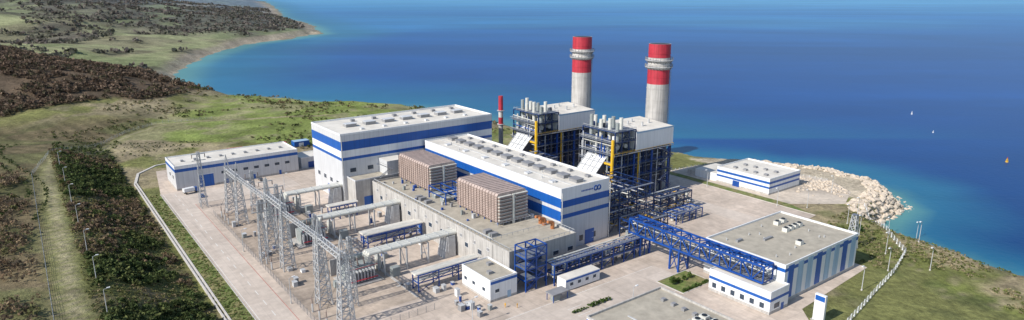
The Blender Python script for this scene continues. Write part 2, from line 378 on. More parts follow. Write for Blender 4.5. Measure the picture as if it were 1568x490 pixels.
sheet("seaside_pavement",SEAP,0,'rubble')
sheet("site_road",rect(-111.5,-101,-170,176),.012,'road')
sheet("site_road",rect(-100.98,19,-50,-31),.012,'road')
sheet("site_road",rect(86,97,-38,100),.012,'road')
sheet("site_road",rect(-100.98,-50,150,172),.012,'road')
sheet("transformer_yard_gravel",rect(-97,-62,-2,128),.008,'gravel')
sheet("lawn_grass",rect(9.3,24.7,-52.7,-41.3),.09,'lawn')
sheet("lawn_grass",[(121.3,60),(126.7,50),(126.7,-22),(121.3,-37)],.09,'lawn')
sheet("grass_verge",rect(-118.2,-112.3,-170,176),.06,'lawn')
sheet("lawn_grass",[(-100,205.5),(-60,205.5),(-62,220),(-98,221)],.09,'lawn')
m=MB()
m.box(-101.4,-101.15,-170,150,.016,.02,'lineR')
m.box(-111.2,-111.05,-170,176,.016,.02,'lineW')
for b in range(-165,170,9): m.box(-106.3,-106.1,b,b+4,.016,.02,'lineW')
m.box(-95,18,-31.3,-31.15,.016,.02,'lineW'); m.box(-95,18,-50,-49.85,.016,.02,'lineW')
for b in range(-48,-33,5): m.box(-30,-24,b,b+.15,.016,.02,'lineW')
m.make("road_markings")
m=MB()
parapet(m,9,25,-53,-41,0,.14,.3,'kerb'); m.box(-112.3,-112,-170,176,0,.14,'kerb'); m.box(121,121.3,-38,108,0,.14,'kerb')
m.make("kerb")
m=MB()
m.box(-119.9,-119.4,-170,205,-.5,.25,'kerb'); m.box(-118.7,-118.2,-170,205,-.5,.25,'kerb'); m.box(-119.4,-118.7,-170,205,-.5,-.3,'kerb')
for (p,q) in (((-119.2,205),(-115,226)),((-115,226),(-104,240)),((-104,240),(-60,250)),((-60,250),(0,240))):
    m.beam((p[0],p[1],.05),(q[0],q[1],.05),1.3,'kerb',.4)
m.make("drainage_channel")
m=MB()
for b in (18,64,104): m.box(-66,-36,b-8,b-7,.02,.12,'conc')
m.box(-64.5,-63.5,-1,128,.02,.12,'conc')
for i in range(26):
    a=random.uniform(-60,-38); b=random.uniform(-5,120); s=random.uniform(.5,1.1); m.box(a,a+s,b,b+s,.02,.1,'vent')
m.make("cable_trench_covers")
m=MB()
for i in range(48):
    a,b=random.choice([(random.uniform(-60,-37),random.uniform(30,104)),(random.uniform(-66,-62),random.uniform(0,128)),(random.uniform(-60,-50),random.uniform(-26,0)),(random.uniform(-96,-86),random.uniform(0,126))])
    s=random.uniform(.5,1.5); h=random.uniform(.9,2.6); m.box(a,a+s,b,b+s*1.4,.02,h,random.choice(['trafo','galv','white','steel','vent'])); m.box(a-.1,a+s+.1,b-.1,b+s*1.4+.1,h,h+.1,'galv')
m.make("electrical_cabinets")
# ------------------------------------------------------------------ turbine hall
m=MB()
stackwalls(m,0,26,0,105,[(0,13.3,'clad'),(13.3,15.0,'blue'),(15.0,17.8,'clad'),(17.8,20.6,'blue'),(20.6,25.0,'white')],'roof')
parapet(m,-.05,26.05,-.05,105.05,25,.7,.4,'white')
m.box(-.06,0,0.1,105,12.4,16.4,'blue'); m.box(-.06,0,.1,105,20.6,21.6,'blue')
for i in range(13):
    b=4+i*7.8; m.box(11.5,15,b,b+4.6,25.0,26.3,'vent','roof'); m.box(11.2,15.3,b-.2,b+4.8,26.3,26.5,'vent')
for i in range(9):
    b=7+i*11; m.box(20.5,22.2,b,b+2,25,26,'vent')
for i in range(6):
    b=10+i*16; m.box(4,6.5,b,b+2.5,25,25.6,'clad')
for i in range(20): 
    a=random.uniform(3,23); b=random.uniform(3,100); m.tube((a,b,25),(a,b,26),.25,'galv',6)
m.box(8,8.3,1,104,25.0,25.25,'galv')
def ring(m,ca,cz,r,bpos,k):
    for i in range(16):
        t0=2*math.pi*i/16; t1=2*math.pi*(i+1)/16
        m.beam((ca+r*math.cos(t0),bpos,cz+r*math.sin(t0)),(ca+r*math.cos(t1),bpos,cz+r*math.sin(t1)),.25,k,.45)
ring(m,18.2,22.9,.9,-.12,'blue'); ring(m,20,22.9,.9,-.12,'blue')
for i in range(8): m.box(10.5+i*.8,11+i*.8,-.1,0,22.6,23.2,'blue')
for i in range(3): window(m,'b-',0,3+i*7,5+i*7,2,4.5,'glass')
m.box(13,18,-.1,0,0,6,'blue')
for b in range(6,100,12): m.box(26,26.3,b,b+4,4,8,'vent')
m.tube((26.2,-.3,0),(26.2,-.3,24),.2,'galv',6); m.tube((.3,-.3,0),(.3,-.3,24),.2,'galv',6)
m.make("turbine_hall")
# annex
m=MB()
m.box(-34,-3,-12,96,0,11.6,'conc','droof'); m.box(-3,0,0.2,96,0,11.6,'conc','droof')
parapet(m,-34.05,-2.95,-12.05,96,11.6,.8,.35,'conc')
for b in range(-8,90,6): m.box(-34.12,-34,b,b+.35,0,11.6,'conc')
for i,b in enumerate(range(-4,88,9)):
    if i%3==0: m.box(-34.1,-34,b,b+3,0,3.6,'blue')
    else: window(m,'a-',-34,b,b+2.4,5.5,7.2,'glass','clad')
    window(m,'a-',-34,b+4,b+5.6,8.5,9.6,'vent','clad')
for a in (-30,-22,-14,-7): window(m,'b-',-12,a,a+2.5,6,7.6,'glass','clad')
for b in (8,52,57,60,4): m.box(-30,-27,b,b+2,11.6,13,'vent')
m.tube((-32,2,12.3),(-32,90,12.3),.25,'galv',6); m.tube((-31.2,2,12.1),(-31.2,90,12.1),.18,'silver',6)
for k_,b in (('brown',3),('brown',5.2),('brown',-2)):
    m.tube((-6,b,11.6),(-6,b,14.2),.8,k_,10); m.tube((-6,b,14.2),(-8.5,b,14.8),.6,k_,8)
for i in range(34):
    a=random.choice([random.uniform(-32,-23),random.uniform(-6,-2)]); b=random.uniform(2,92); s=random.uniform(.6,1.6); m.box(a,a+s,b,b+s,11.6,11.6+random.uniform(.6,2),random.choice(['vent','galv','steel','trafo']))
rails(m,-33.6,-3.4,-11.6,0,12.4); rails(m,-33.6,-33.4,0,95,12.4)
m.make("control_annex_building")
# air coolers
def cooler(b0,b1):
    m=MB(); a0,a1=-21,-7; z0,z1=12.8,24.2; c=.8
    prof=[(a0,z0),(a0,z1-c),(a0+c*.7,z1),(a1-c*.7,z1),(a1,z1-c),(a1,z0)]
    n=len(prof)
    m.add([(p[0],b,p[1]) for b in (b0,b1) for p in prof],[tuple(range(n)),tuple(range(2*n-1,n-1,-1))]+[(i,(i+1)%n,n+(i+1)%n,n+i) for i in range(n)],'cool')
    nb=int((b1-b0)/1.9); st=(b1-b0)/nb
    for i in range(nb+1):
        b=b0+i*st; m.box(a0-.35,a0,b-.12,b+.12,z0,z1-c,'coold')
        m.box(a0+c,a1-c,b-.12,b+.12,z1,z1+.25,'cool')
        m.beam((a0-.1,b,z1-c),(a0+c*.7,b,z1+.12),.25,'coold')
    for j in range(11):
        z=z0+.3+j*.98; m.box(a0-.25,a0,b0,b1,z,z+.3,'coold')
    for j in range(8):
        z=z0+.3+j*1.33
        for (x0,x1) in ((a0+.1,a0+6.2),(a0+7.8,a1-.1)):
            m.box(x0,x1,b0-1.2,b0,z,z+.7,'coold'); m.box(x0,x1,b0-1.25,b0-.05,z+.7,z+.9,'silver')
            m.box(x0,x1,b1,b1+1.2,z,z+.7,'cool')
    for da in (6.7,7.3): m.tube((a0+da,b0-1.1,11.6),(a0+da,b0-1.1,z1-.6),.3,'silver',8)
    m.tube((a0+7,b0-1,z1-4),(a0+7,b0+.2,z1-4),.35,'silver',8)
    for a in np.linspace(a0+.6,a1-.6,4):
        for b in np.linspace(b0+.6,b1-.6,7): m.box(a-.2,a+.2,b-.2,b+.2,11.6,z0,'steel')
    rails(m,a0-2,a1,b0-3,b0-1.4,12.5)
    return m.make("air_cooler")
cooler(13,41); cooler(65,93)
m=MB()
for b0 in (48,55): 
    m.tube((-24,b0,14),(-10,b0,14),.5,'silver',8); m.box(-23,-19,b0+1.5,b0+4.5,11.6,14,'trafo'); m.box(-17,-15,b0+1,b0+3,11.6,14.5,'steel')
for a in (-24,-18,-12):
    for b in (46,60): m.box(a-.2,a+.2,b-.2,b+.2,11.6,17,'steel')
    m.beam((a,46,17),(a,60,17),.35,'steel'); m.beam((a,46,14.5),(a,60,14.5),.3,'steel')
for b in (46,60): m.beam((-24,b,17),(-12,b,17),.35,'steel')
m.make("rooftop_pipework")
# steam turbine building
m=MB()
stackwalls(m,-44,43,107,144,[(0,21.2,'clad'),(21.2,22.6,'blue'),(22.6,26,'white'),(26,30.4,'blue'),(30.4,33.4,'clad')],'roof')
parapet(m,-44.05,43.05,106.95,144.05,33.4,.8,.4,'white')
for i in range(7):
    a=-34+i*10.5; m.box(a,a+5.5,123,127,33.4,34.9,'vent'); m.box(a-.2,a+5.7,122.8,127.2,34.9,35.1,'clad')
for i in range(6):
    a=-30+i*12; m.box(a,a+1.5,114,116,33.4,34.2,'clad'); m.box(a+4,a+6,135,137,33.4,34.6,'vent')
m.box(-42,-19,97.2,107,0,13,'conc','droof'); parapet(m,-42.05,-18.95,97.15,107,13,.6,.3,'clad')
m.box(-25,-15,98,106.9,13,20,'clad','roof')
m.box(-38,-33,97.05,97.2,0,5,'blue')
for a in range(-40,42,9): window(m,'b-',107,a,a+3,15,17,'glass','clad')
for b in range(112,140,8): window(m,'a-',-44,b,b+3,8,10,'glass','clad')
m.box(-44.15,-44,120,126,0,6,'blue'); m.tube((-43.7,106.7,0),(-43.7,106.7,33),.2,'galv',6)
stairs(m,-30,-24,96,13,20,'galv')
m.make("steam_turbine_building")
# workshop
m=MB()
stackwalls(m,-104,-41,178,202,[(0,1,'conc'),(1,9.6,'clad'),(9.6,11.2,'blue'),(11.2,12.4,'white')],'roof')
parapet(m,-104.05,-40.95,177.95,202.05,12.4,.5,.35,'white')
m.box(-93,-86,177.85,178,0,6.5,'blue'); m.box(-93.2,-85.8,177.8,178,6.5,6.8,'white')
for i in range(7): window(m,'b-',178,-82+i*5.6,-79.5+i*5.6,5.5,7,'glass')
for i in range(3): m.box(-80+i*14,-78.8+i*14,177.9,178,0,2.4,'blue')
for i in range(9): m.box(-99+i*6.4,-97.6+i*6.4,188,190,12.4,13.2,'vent')
for b in (183,191): window(m,'a-',-104,b,b+3,5,7,'glass')
m.make("workshop_building")
m=MB(); m.box(-38,-24,182,196,0,6,'clad','roof'); m.box(-34,-30,181.9,182,0,3.5,'steel'); parapet(m,-38.05,-23.95,181.95,196.05,6,.4,.3,'white'); m.make("store_building")
# water treatment
m=MB()
stackwalls(m,29,77,-77,-46,[(0,1,'conc'),(1,11.0,'white'),(11,12.2,'blue'),(12.2,12.9,'white')],'droof')
parapet(m,28.95,77.05,-77.05,-45.95,12.9,.7,.4,'white')
for i in range(8):
    a=31+i*5.9; m.box(a,a+3.2,-77.12,-77,1.2,12.8,'blue' if i%3==0 else 'lblue')
stackwalls(m,18.5,29,-79,-56,[(0,1,'conc'),(1,4.4,'white'),(4.4,5.4,'blue'),(5.4,7.4,'white')],'roof')
parapet(m,18.45,29,-79.05,-55.95,7.4,.5,.3,'white')
for i in range(6): window(m,'a-',18.5,-77+i*3.6,-75.4+i*3.6,1.6,3.4)
window(m,'b-',-79,21,24,1.5,3.4); m.box(25,26.5,-79.1,-79,0,2.4,'blue')
for a,b in ((58,-60),(61,-60),(64,-60),(67,-60),(62,-54),(66,-54),(50,-70)):
    m.box(a,a+2,b,b+2,12.9,14.4,'silver','vent'); m.tube((a+1,b+1,14.4),(a+1,b+1,14.7),.7,'dark',10)
m.box(44,49,-60,-59,12.9,13.6,'vent'); m.box(35,38,-55,-54,12.9,13.8,'vent')
for i in range(12): 
    a=random.uniform(32,74); b=random.uniform(-74,-49); m.tube((a,b,12.9),(a,b,13.8),.2,'galv',6)
m.make("water_treatment_building")
# admin
m=MB()
stackwalls(m,-36,-3,-92,-53,[(0,1,'conc'),(1,4.4,'white'),(4.4,5.3,'blue'),(5.3,5.6,'white')],'droof')
parapet(m,-36.05,-2.95,-92.05,-52.95,5.6,.7,.4,'conc')
for i in range(8):
    a=-20+(i%4)*3.2; b=-80+(i//4)*4; m.box(a,a+2.2,b,b+2.4,5.6,7.2,'silver'); m.tube((a+1.1,b+1.2,7.2),(a+1.1,b+1.2,7.4),.8,'dark',10)
for i in range(5): m.box(-10,-8.5,-60-i*4,-58.8-i*4,5.6,6.5,'vent')
for i in range(6): window(m,'a-',-36,-88+i*5.8,-85+i*5.8,1.6,3.3)
m.box(-26,-25.6,-85,-60,5.8,6.1,'galv')
m.make("administration_building")
# pump house
m=MB()
stackwalls(m,131,159,-8,23,[(0,.8,'conc'),(.8,3.2,'white'),(3.2,4.2,'blue'),(4.2,5.6,'white'),(5.6,6.8,'blue'),(6.8,7.9,'white')],'roof')
parapet(m,130.95,159.05,-8.05,23.05,7.9,.6,.35,'white')
for i in range(8):
    a=136+(i%2)*9; b=-3+(i//2)*6; m.box(a,a+1.8,b,b+1.8,7.9,8.8,'vent')
m.box(131,149,23.02,37,0,4.2,'white','roof'); m.box(130.9,131,9,13,0,3,'steel')
m.box(131,149,37.02,42,0,2.6,'conc','droof')
m.make("seawater_pump_house")
# switch room
m=MB()
stackwalls(m,-47,-36,-19,-2,[(0,.8,'conc'),(.8,6.6,'white'),(6.6,7.3,'white')],'droof')
parapet(m,-47.05,-35.95,-19.05,-1.95,7.3,.6,.3,'white'); m.box(-46.9,-36,-19.1,-19,6.3,7.2,'blue')
window(m,'b-',-19,-45,-43.4,3,4.2); m.box(-40,-38.6,-19.1,-19,0,2.4,'lblue')
for b in (-16,-10,-5): window(m,'a-',-47,b,b+1.6,3,4.2)
for a,b in ((-44,-14),(-40,-8)): m.box(a,a+1.6,b,b+1.6,7.3,8.3,'vent')
m.make("switchgear_building")
m=MB(); m.box(-22,-6,-28,-23.5,.3,4.4,'white','roof'); m.box(-21.8,-6.2,-28.1,-28,3.5,4.1,'blue')
for i in range(4): window(m,'b-',-28,-20+i*3.6,-18.6+i*3.6,1.8,2.9)
m.make("chemical_dosing_container")
m=MB(); m.box(-31,-24,-32,-28,2.6,3,'vent'); 
for a in (-30.6,-24.4):
    for b in (-31.6,-28.4): m.box(a-.1,a+.1,b-.1,b+.1,0,2.6,'steel')
m.box(-30,-27,-31,-29.4,0,1.8,'trafo'); m.make("equipment_shelter")
# ------------------------------------------------------------------ boilers and stacks
def boiler(bc):
    m=MB(); w=11
    m.hexa([(27,bc-4,3),(45,bc-7,3),(45,bc+7,3),(27,bc+4,3),(27,bc-4,10),(45,bc-7,16),(45,bc+7,16),(27,bc+4,10)],'silver')
    m.hexa([(47,bc-6.5,4),(62,bc-6.5,4),(62,bc+6.5,4),(47,bc+6.5,4),(48,bc-6.5,13),(62,bc-6.5,27),(62,bc+6.5,27),(48,bc+6.5,13)],'casing','white')
    for i in range(7):
        t=i/6; a=48+14*t; z=13+14*t; m.box(a-.2,a+.2,bc-6.7,bc+6.7,z,z+.45,'galv')
    for bb in np.linspace(bc-6.5,bc+6.5,5): m.beam((48,bb,13.3),(62,bb,27.3),.3,'galv')
    m.box(62,98,bc-8.5,bc+8.5,4,23.6,'casing')
    for i in range(9): m.box(63+i*4,63.4+i*4,bc-9,bc+9,3.6,23.6,'dsteel')
    for z in (9,15,20): m.box(62,98,bc-9.2,bc-8.5,z,z+.35,'galv')
    frame(m,58,98,bc-w,bc+w,(6,12,18,24),6,2,'dsteel',.55,2)
    frame(m,58,72,bc-w,bc+w,(30,35),3,2,'dsteel',.45,2)
    for z in (12,18,24):
        m.box(56,98,bc-w-1.8,bc-w-.3,z+.1,z+.25,'grate'); rails(m,56,98,bc-w-1.9,bc-w-.2,z+.2,'yellow' if z==24 else 'steel',.1)
    for z in (8,14,20,24.4,30.2):
        m.box(55.5,57.8,bc-w,bc+w,z,z+.15,'grate'); m.beam((55.5,bc-w,z+1.1),(55.5,bc+w,z+1.1),.14,'yellow' if z<20 else 'galv')
        if z>22: m.box(57.8,72,bc-w,bc+w,z,z+.15,'grate')
    rails(m,57,72,bc-w,bc+w,30.3,'galv',.12); rails(m,58,72,bc-w,bc+w,35.1,'galv',.12); m.box(58.2,71.8,bc-w+.2,bc+w-.2,35.1,35.2,'grate')
    m.hexa([(72,bc-w-.5,24.6),(99,bc-w-.5,24.6),(99,bc+w+.5,24.6),(72,bc+w+.5,24.6),(72,bc-w-.5,33.6),(99,bc-w-.5,33.6),(99,bc+w+.5,35),(72,bc+w+.5,35)],'white','roof')
    m.box(71.9,99.1,bc-w-.6,bc-w-.5,33,33.8,'lblue'); m.box(71.9,72,bc-w-.5,bc+w+.5,24.8,25.4,'galv')
    for a,b in ((80,bc+2),(86,bc+5),(92,bc-1),(84,bc-4)): m.tube((a,b,34),(a,b,36.2),.5,'galv',8)
    for z,aa,r in ((27.2,62,1.3),(27.2,67.5,1.1),(32.6,65,1.2)): m.tube((aa,bc-9,z),(aa,bc+9,z),r,'silver',12)
    for i in range(8):
        a=59.5+(i%2)*5+random.random()*2; b=bc-9.5+i*2.7
        m.tube((a,b,30.5),(a,b,39+random.random()*2.5),.95,'silver' if i%3 else 'trafo',10); m.tube((a,b,28),(a,b,30.5),.4,'galv',6)
    for i in range(16):
        a=56.4+random.random()*2.5; b=bc-10.5+i*1.4; m.tube((a,b,random.choice([2,8,14])),(a,b,random.choice([22,28,33])),random.choice([.2,.3,.45]),random.choice(['silver','galv','trafo','steel','dsteel']),6)
    for i in range(10):
        z=8+i*2.6; m.tube((57,bc-10.5,z),(57,bc+10,z+random.random()),.22,random.choice(['silver','galv','dsteel','steel']),6)
    for i in range(16):
        a=random.uniform(57,71); z=random.choice([24.6,30.4,35.3]); b=bc+random.uniform(-10,9); s=random.uniform(.6,1.6)
        m.box(a,a+s,b,b+s,z,z+random.uniform(.8,2.4),random.choice(['steel','galv','trafo','white','casing']))
    m.tube((56,bc-11.5,6),(56,bc-11.5,32),.75,'yellow',8); m.tube((56,bc-11.5,20),(56,bc-5,20),.55,'yellow',8); m.tube((56,bc-5,20),(56,bc-5,9),.55,'yellow',8)
    m.tube((73,bc-12.4,2),(73,bc-12.4,24),.35,'yellow',6)
    for i in range(9):
        a=62+i*4.2; m.tube((a,bc-w-.9,1),(a,bc-w-.9,23.5),.3+.12*(i%3),('galv','casing','steel')[i%3],6)
    stairs(m,88,96,bc-w-3.2,0,24,'dsteel',1.3,4)
    m.hexa([(98,bc-6,6),(102,bc-3,6),(102,bc+6,6),(98,bc+8,6),(98,bc-6,23),(102,bc-3,23),(102,bc+6,23),(98,bc+8,23)],'casing')
    return m.make("heat_recovery_boiler")
boiler(39.5); boiler(96)
def stack(a,b,H):
    m=MB(); r=5.6; n=40
    segs=[(0,8,'stackg',r*1.03,r*1.03),(8,H-20.4,'stackg',r*1.03,r)]+[(H-20.4,H-12.9,'red',r,r),(H-12.9,H-6.9,'stackw',r,r),(H-6.9,H,'red',r,r)]
    for z0,z1,k,r0,r1 in segs: m.tube((a,b,z0),(a,b,z1),r0,k,n,r1,cap=False)
    m.tube((a,b,H),(a,b,H-.01),r,'stackg',n,r-.5,cap=False); m.tube((a,b,H-.01),(a,b,H-6),r-.5,'dark',n); 
    for z in list(np.arange(8,H-1,6)): m.tube((a,b,z),(a,b,z+.3),r+.14,'stackg' if z<H-21 else 'stackw' if H-13<z<H-7 else 'red',n)
    for z in (H-8.2,H-11.6):
        m.tube((a,b,z-.2),(a,b,z),r+1.5,'galv',24)
        for i in range(24):
            t=2*math.pi*i/24; t1=2*math.pi*(i+1)/24; p=(a+(r+1.4)*math.cos(t),b+(r+1.4)*math.sin(t)); q=(a+(r+1.4)*math.cos(t1),b+(r+1.4)*math.sin(t1))
            m.beam((p[0],p[1],z),(p[0],p[1],z+1.3),.16,'vent'); m.beam((p[0],p[1],z+1.3),(q[0],q[1],z+1.3),.18,'vent')
            m.beam((p[0],p[1],z-.2),(a+r*math.cos(t),b+r*math.sin(t),z-1.6),.16,'vent')
    t=math.radians(-60); x=a+(r+.5)*math.cos(t); y=b+(r+.5)*math.sin(t)
    for o in (-.35,.35): m.beam((x,y+o,4),(x,y+o,H-8),.16,'vent')
    for z in np.arange(6,H-8,1.5): m.beam((x,y-.35,z),(x,y+.35,z),.14,'vent')
    return m.make("exhaust_stack")
stack(105,44.9,72.9); stack(105,102.9,73.2)
m=MB(); a,b=60,122
for z0,z1,k in ((0,9,'steel'),(9,24,'stackg'),(24,28,'red'),(28,32,'stackw'),(32,40.4,'red')):
    m.tube((a,b,z0),(a,b,z1),1.35,k,16,cap=(z1>40))
for z in (24,32): m.tube((a,b,z-.2),(a,b,z+.1),2.2,'galv',12)
frame(m,57,63,119,125,(5,10),1,1,'steel',.35)
m.make("auxiliary_boiler_chimney")
# ------------------------------------------------------------------ gantries
def lattice(m,a,b,H,w0,w1,n,k='galv',t=.3):
    for i in range(n):
        f0=i/n; f1=(i+1)/n; s0=(w0+(w1-w0)*f0)/2; s1=(w0+(w1-w0)*f1)/2; z0=H*f0; z1=H*f1
        c0=[(a-s0,b-s0,z0),(a+s0,b-s0,z0),(a+s0,b+s0,z0),(a-s0,b+s0,z0)]; c1=[(a-s1,b-s1,z1),(a+s1,b-s1,z1),(a+s1,b+s1,z1),(a-s1,b+s1,z1)]
        for j in range(4):
            jj=(j+1)%4
            m.beam(c0[j],c1[j],t,k); m.beam(c1[j],c1[jj],t*.65,k); m.beam(c0[j],c1[jj],t*.55,k); m.beam(c0[jj],c1[j],t*.55,k)
def trussbeam(m,p,q,w,h,n,k='galv',t=.2):
    p=Vector(p); q=Vector(q); d=(q-p); s=Vector((-d.y,d.x,0)).normalized()*w/2; u=Vector((0,0,h))
    for o in (s,-s,s+u,-s+u): m.beam(p+o,q+o,t*1.2,k)
    for i in range(n):
        A=p+d*i/n; B=p+d*(i+1)/n
        for o in (s,-s): m.beam(A+o,B+o+u,t,k); m.beam(A+o,A+o+u,t,k)
        m.beam(A+s+u,B-s+u,t,k); m.beam(A+s,A-s,t,k); m.beam(A+s+u,A-s+u,t,k); m.beam(A+s,B-s,t,k)
for bs,H in (((125,108),28),((66,48),31),((13,-5),30)):
    m=MB()
    for b in bs:
        lattice(m,-91,b,H-6,4.4,1.8,8,t=.27)
        for o in ((-.9,-.9),(.9,-.9),(.9,.9),(-.9,.9)): m.beam((-91+o[0],b+o[1],H-6),(-91,b,H),.22,'galv')
    trussbeam(m,(-91,bs[0],H-8),(-91,bs[1],H-8),1.6,1.7,7,t=.22)
    for i in range(3):
        b=bs[1]+(bs[0]-bs[1])*(i+.5)/3
        m.tube((-91,b,H-8),(-89,b,H-10.5),.2,'coold',6)
        m.tube((-89,b,H-10.5),(-76,b*.8+.2*(bs[0]+bs[1])/2,9.8),.06,'dark',4)
        m.tube((-91-5,b,0),(-96,b,3),.3,'galv',6); m.tube((-96,b,3),(-96,b,5.2),.22,'coold',8); m.tube((-89,b,H-10.5),(-96,b,5.2),.05,'dark',4)
    m.make("switchyard_gantry")
for (b0,b1,z) in ((108,66,21.5),(48,13,22.5)):
    m=MB(); trussbeam(m,(-91,b0,z-1),(-91,b1,z),1.2,1.2,14,t=.15)
    m.make("gantry_beam")
for (aa,bb,H) in ((-84,92,23),(-84,36,23),(-82,120,20),(-99,142,27),(-84,78,24),(-84,6,24),(-96,60,24)):
    m=MB(); lattice(m,aa,bb,H,2.8,1.1,8,t=.22); m.beam((aa-3,bb,H-1),(aa+3,bb,H-1),.3,'galv'); m.beam((aa-3,bb,H-4),(aa+3,bb,H-4),.3,'galv')
    for o in (-2.8,2.8): m.tube((aa+o,bb,H-1),(aa+o,bb,H-2.8),.2,'coold',6)
    m.make("lattice_pylon")
# ------------------------------------------------------------------ transformers + bus ducts
def transformer(bc,aend):
    m=MB(); a0=-79; a1=-69
    m.box(a0-2,a1+2,bc-6,bc+6,.02,.5,'conc'); m.box(a0,a1,bc-3,bc+3,.5,5.6,'trafo'); m.box(a0+.5,a1-.5,bc-2.4,bc+2.4,5.6,6.1,'trafo')
    for i in range(8):
        a=a0+.3+i*1.2
        m.box(a,a+.5,bc-4.8,bc-3,1.2,5,'galv'); m.box(a,a+.5,bc+3,bc+4.8,1.2,5,'galv')
    m.tube((a0+1,bc+3.2,7.6),(a1-1,bc+3.2,7.6),.8,'trafo',12)
    for a in (a0+2,a1-2): m.box(a-.1,a+.1,bc+3.1,bc+3.3,5,7,'galv')
    for i in range(3):
        a=a0+2+i*2.4; m.tube((a,bc-1.6,6),(a-.6,bc-2.2,9.4),.35,'coold',8,.18); m.tube((a-.6,bc-2.2,9.4),(a-.7,bc-2.3,10),.25,'silver',8)
    m.box(a0-2,a1+2,bc+8.2,bc+8.8,0,6.2,'conc')
    for o in (-1.6,0,1.6):
        m.tube((a1-1.5,bc+o,9.2),(aend,bc+o,9.2),.7,'silver',12)
        m.tube((a1-1.5,bc+o,6),(a1-1.5,bc+o,9.2),.7,'silver',12)
        a=a1+3
        while a<aend-1: m.tube((a,bc+o,9.2),(a+.25,bc+o,9.2),.82,'galv',12); a+=4
    a=a1+4
    while a<aend-2:
        for o in (-2.6,2.6): m.box(a-.25,a+.25,bc+o-.25,bc+o+.25,0,8.5,'galv')
        m.box(a-.25,a+.25,bc-2.9,bc+2.9,8.1,8.5,'galv'); m.beam((a,bc-2.6,0),(a,bc+2.6,8),.2,'galv'); a+=9
    m.hexa([(aend-6,bc-2.8,0),(aend-1,bc-2.8,0),(aend-1,bc+2.8,0),(aend-6,bc+2.8,0),(aend-4.5,bc-2.6,8.4),(aend-1,bc-2.6,8.4),(aend-1,bc+2.6,8.4),(aend-4.5,bc+2.6,8.4)],'galv')
    m.box(a0-4.5,a0-3.3,bc-2,bc,0,2.2,'trafo'); m.box(a1+5.5,a1+8.5,bc-6,bc-3.6,0,3.4,'trafo'); m.tube((a1+5,bc+5,0),(a1+5,bc+5,5),1.2,'silver',12)
    m.tube((a0,bc-5.3,2),(a1,bc-5.3,2),.2,'red',6); m.tube((a0,bc-5.3,6.6),(a1,bc-5.3,6.6),.1,'red',6)
    return m.make("power_transformer")
transformer(110,-44); transformer(70,-34); transformer(24,-34)
def prack(a0,a1,b0,b1,h,k='steel'):
    m=MB(); frame(m,a0,a1,b0,b1,(h*.55,h),3,1,k,.34,1)
    n=5
    for i in range(n):
        b=b0+.5+(b1-b0-1)*i/(n-1); m.tube((a0-1,b,h+.4),(a1+1,b,h+.4),.4,('roof','roof','silver')[i%3],8)
        if i%2: m.tube((a0,b,h*.55+.4),(a1,b,h*.55+.4),.25,'galv',6)
    return m.make("pipe_rack")
prack(-60,-36,46,50.5,6); prack(-62,-38,2,6,6); prack(-58,-46,88,92,6); prack(-58,-35,54,57,4)
m=MB(); frame(m,-33,-24,-20,-14,(4,8,12,15.5),2,1,'steel',.38,2)
for z in (4,8,12): m.box(-33,-24,-20,-14,z+.1,z+.2,'grate'); rails(m,-33,-24,-20,-14,z+.2,'steel',.1)
stairs(m,-32,-26,-19.5,0,15.5,'steel',1.2,4); m.make("steel_stair_tower")
def process(a0,a1,b0,b1,zs,na,nb,seed,name="process_steel_structure",k='steel'):
    random.seed(seed); m=MB(); frame(m,a0,a1,b0,b1,zs,na,nb,k,.34,1)
    zz=[0]+list(zs)
    for z in zs:
        m.box(a0,a1,b0,b0+1.4,z+.12,z+.2,'grate'); rails(m,a0,a1,b0,b0+1.4,z+.2,k,.08)
    for z in zz[:-1]:
        for i in range(int((a1-a0)/2)):
            a=a0+1+i*2; b=b0+1.5+random.random()*(b1-b0-3); r=random.random()
            if r<.35: m.tube((a,b,z+.2),(a,b,z+3),.7,random.choice(['silver','trafo','casing']),8)
            elif r<.6: m.box(a-.8,a+.8,b-.8,b+.8,z+.2,z+2.3,random.choice(['trafo','galv','casing','casing']))
            else: m.tube((a,b0+.5,z+2.5),(a,b1-.5,z+2.5),.25,random.choice(['silver','galv','yellow','steel']),6)
        for i in range(4): b=b0+.8+(b1-b0-1.6)*i/3; m.tube((a0,b,z+3.1+.3*i),(a1,b,z+3.1+.3*i),.28,random.choice(['silver','galv','casing']),6)
    return m.make(name)
process(-22,24,-22,-17,(4,7.5),8,1,1,"pipe_rack")
process(29,56,2,26,(6,12,17.5),5,3,2,k='dsteel'); process(30,48,-13,-3,(5,8.5),4,2,3,k='dsteel')
process(62,84,3,11,(5,9),4,2,4,k='dsteel'); process(29,56,66,84,(6,12,16),4,3,5,k='dsteel')
process(60,78,-8,-1,(4.5,),4,1,6,"pipe_rack")
# pipe bridge
m=MB(); k='steel'
za,zb=8.3,13.8
for a in (21.5,26.8):
    for z in (za,zb): m.beam((a,-16,z),(a,-74,z),.55,k)
    n=14
    for i in range(n):
        b0=-16-58*i/n; b1=-16-58*(i+1)/n
        m.beam((a,b0,za),(a,b0,zb),.36,k)
        if i%2: m.beam((a,b0,za),(a,b1,zb),.36,k)
        else: m.beam((a,b0,zb),(a,b1,za),.36,k)
    m.beam((a,-74,za),(a,-74,zb),.4,k)
for i in range(15):
    b=-16-58*i/14; m.beam((21.5,b,za),(26.8,b,za),.32,k); m.beam((21.5,b,zb),(26.8,b,zb),.32,k)
    if i<14: m.beam((21.5,b,zb),(26.8,b-58/14,zb),.24,k)
m.box(21.9,23.2,-73.8,-16,za+.3,za+.4,'grate')
for a,z in ((24.2,9.2),(25.1,9.2),(24.6,10.6),(25.5,10.6),(23.9,10.6),(24.6,12)): m.tube((a,-15,z),(a,-74,z),.32,('silver','galv','casing')[int(a*10)%3],8)
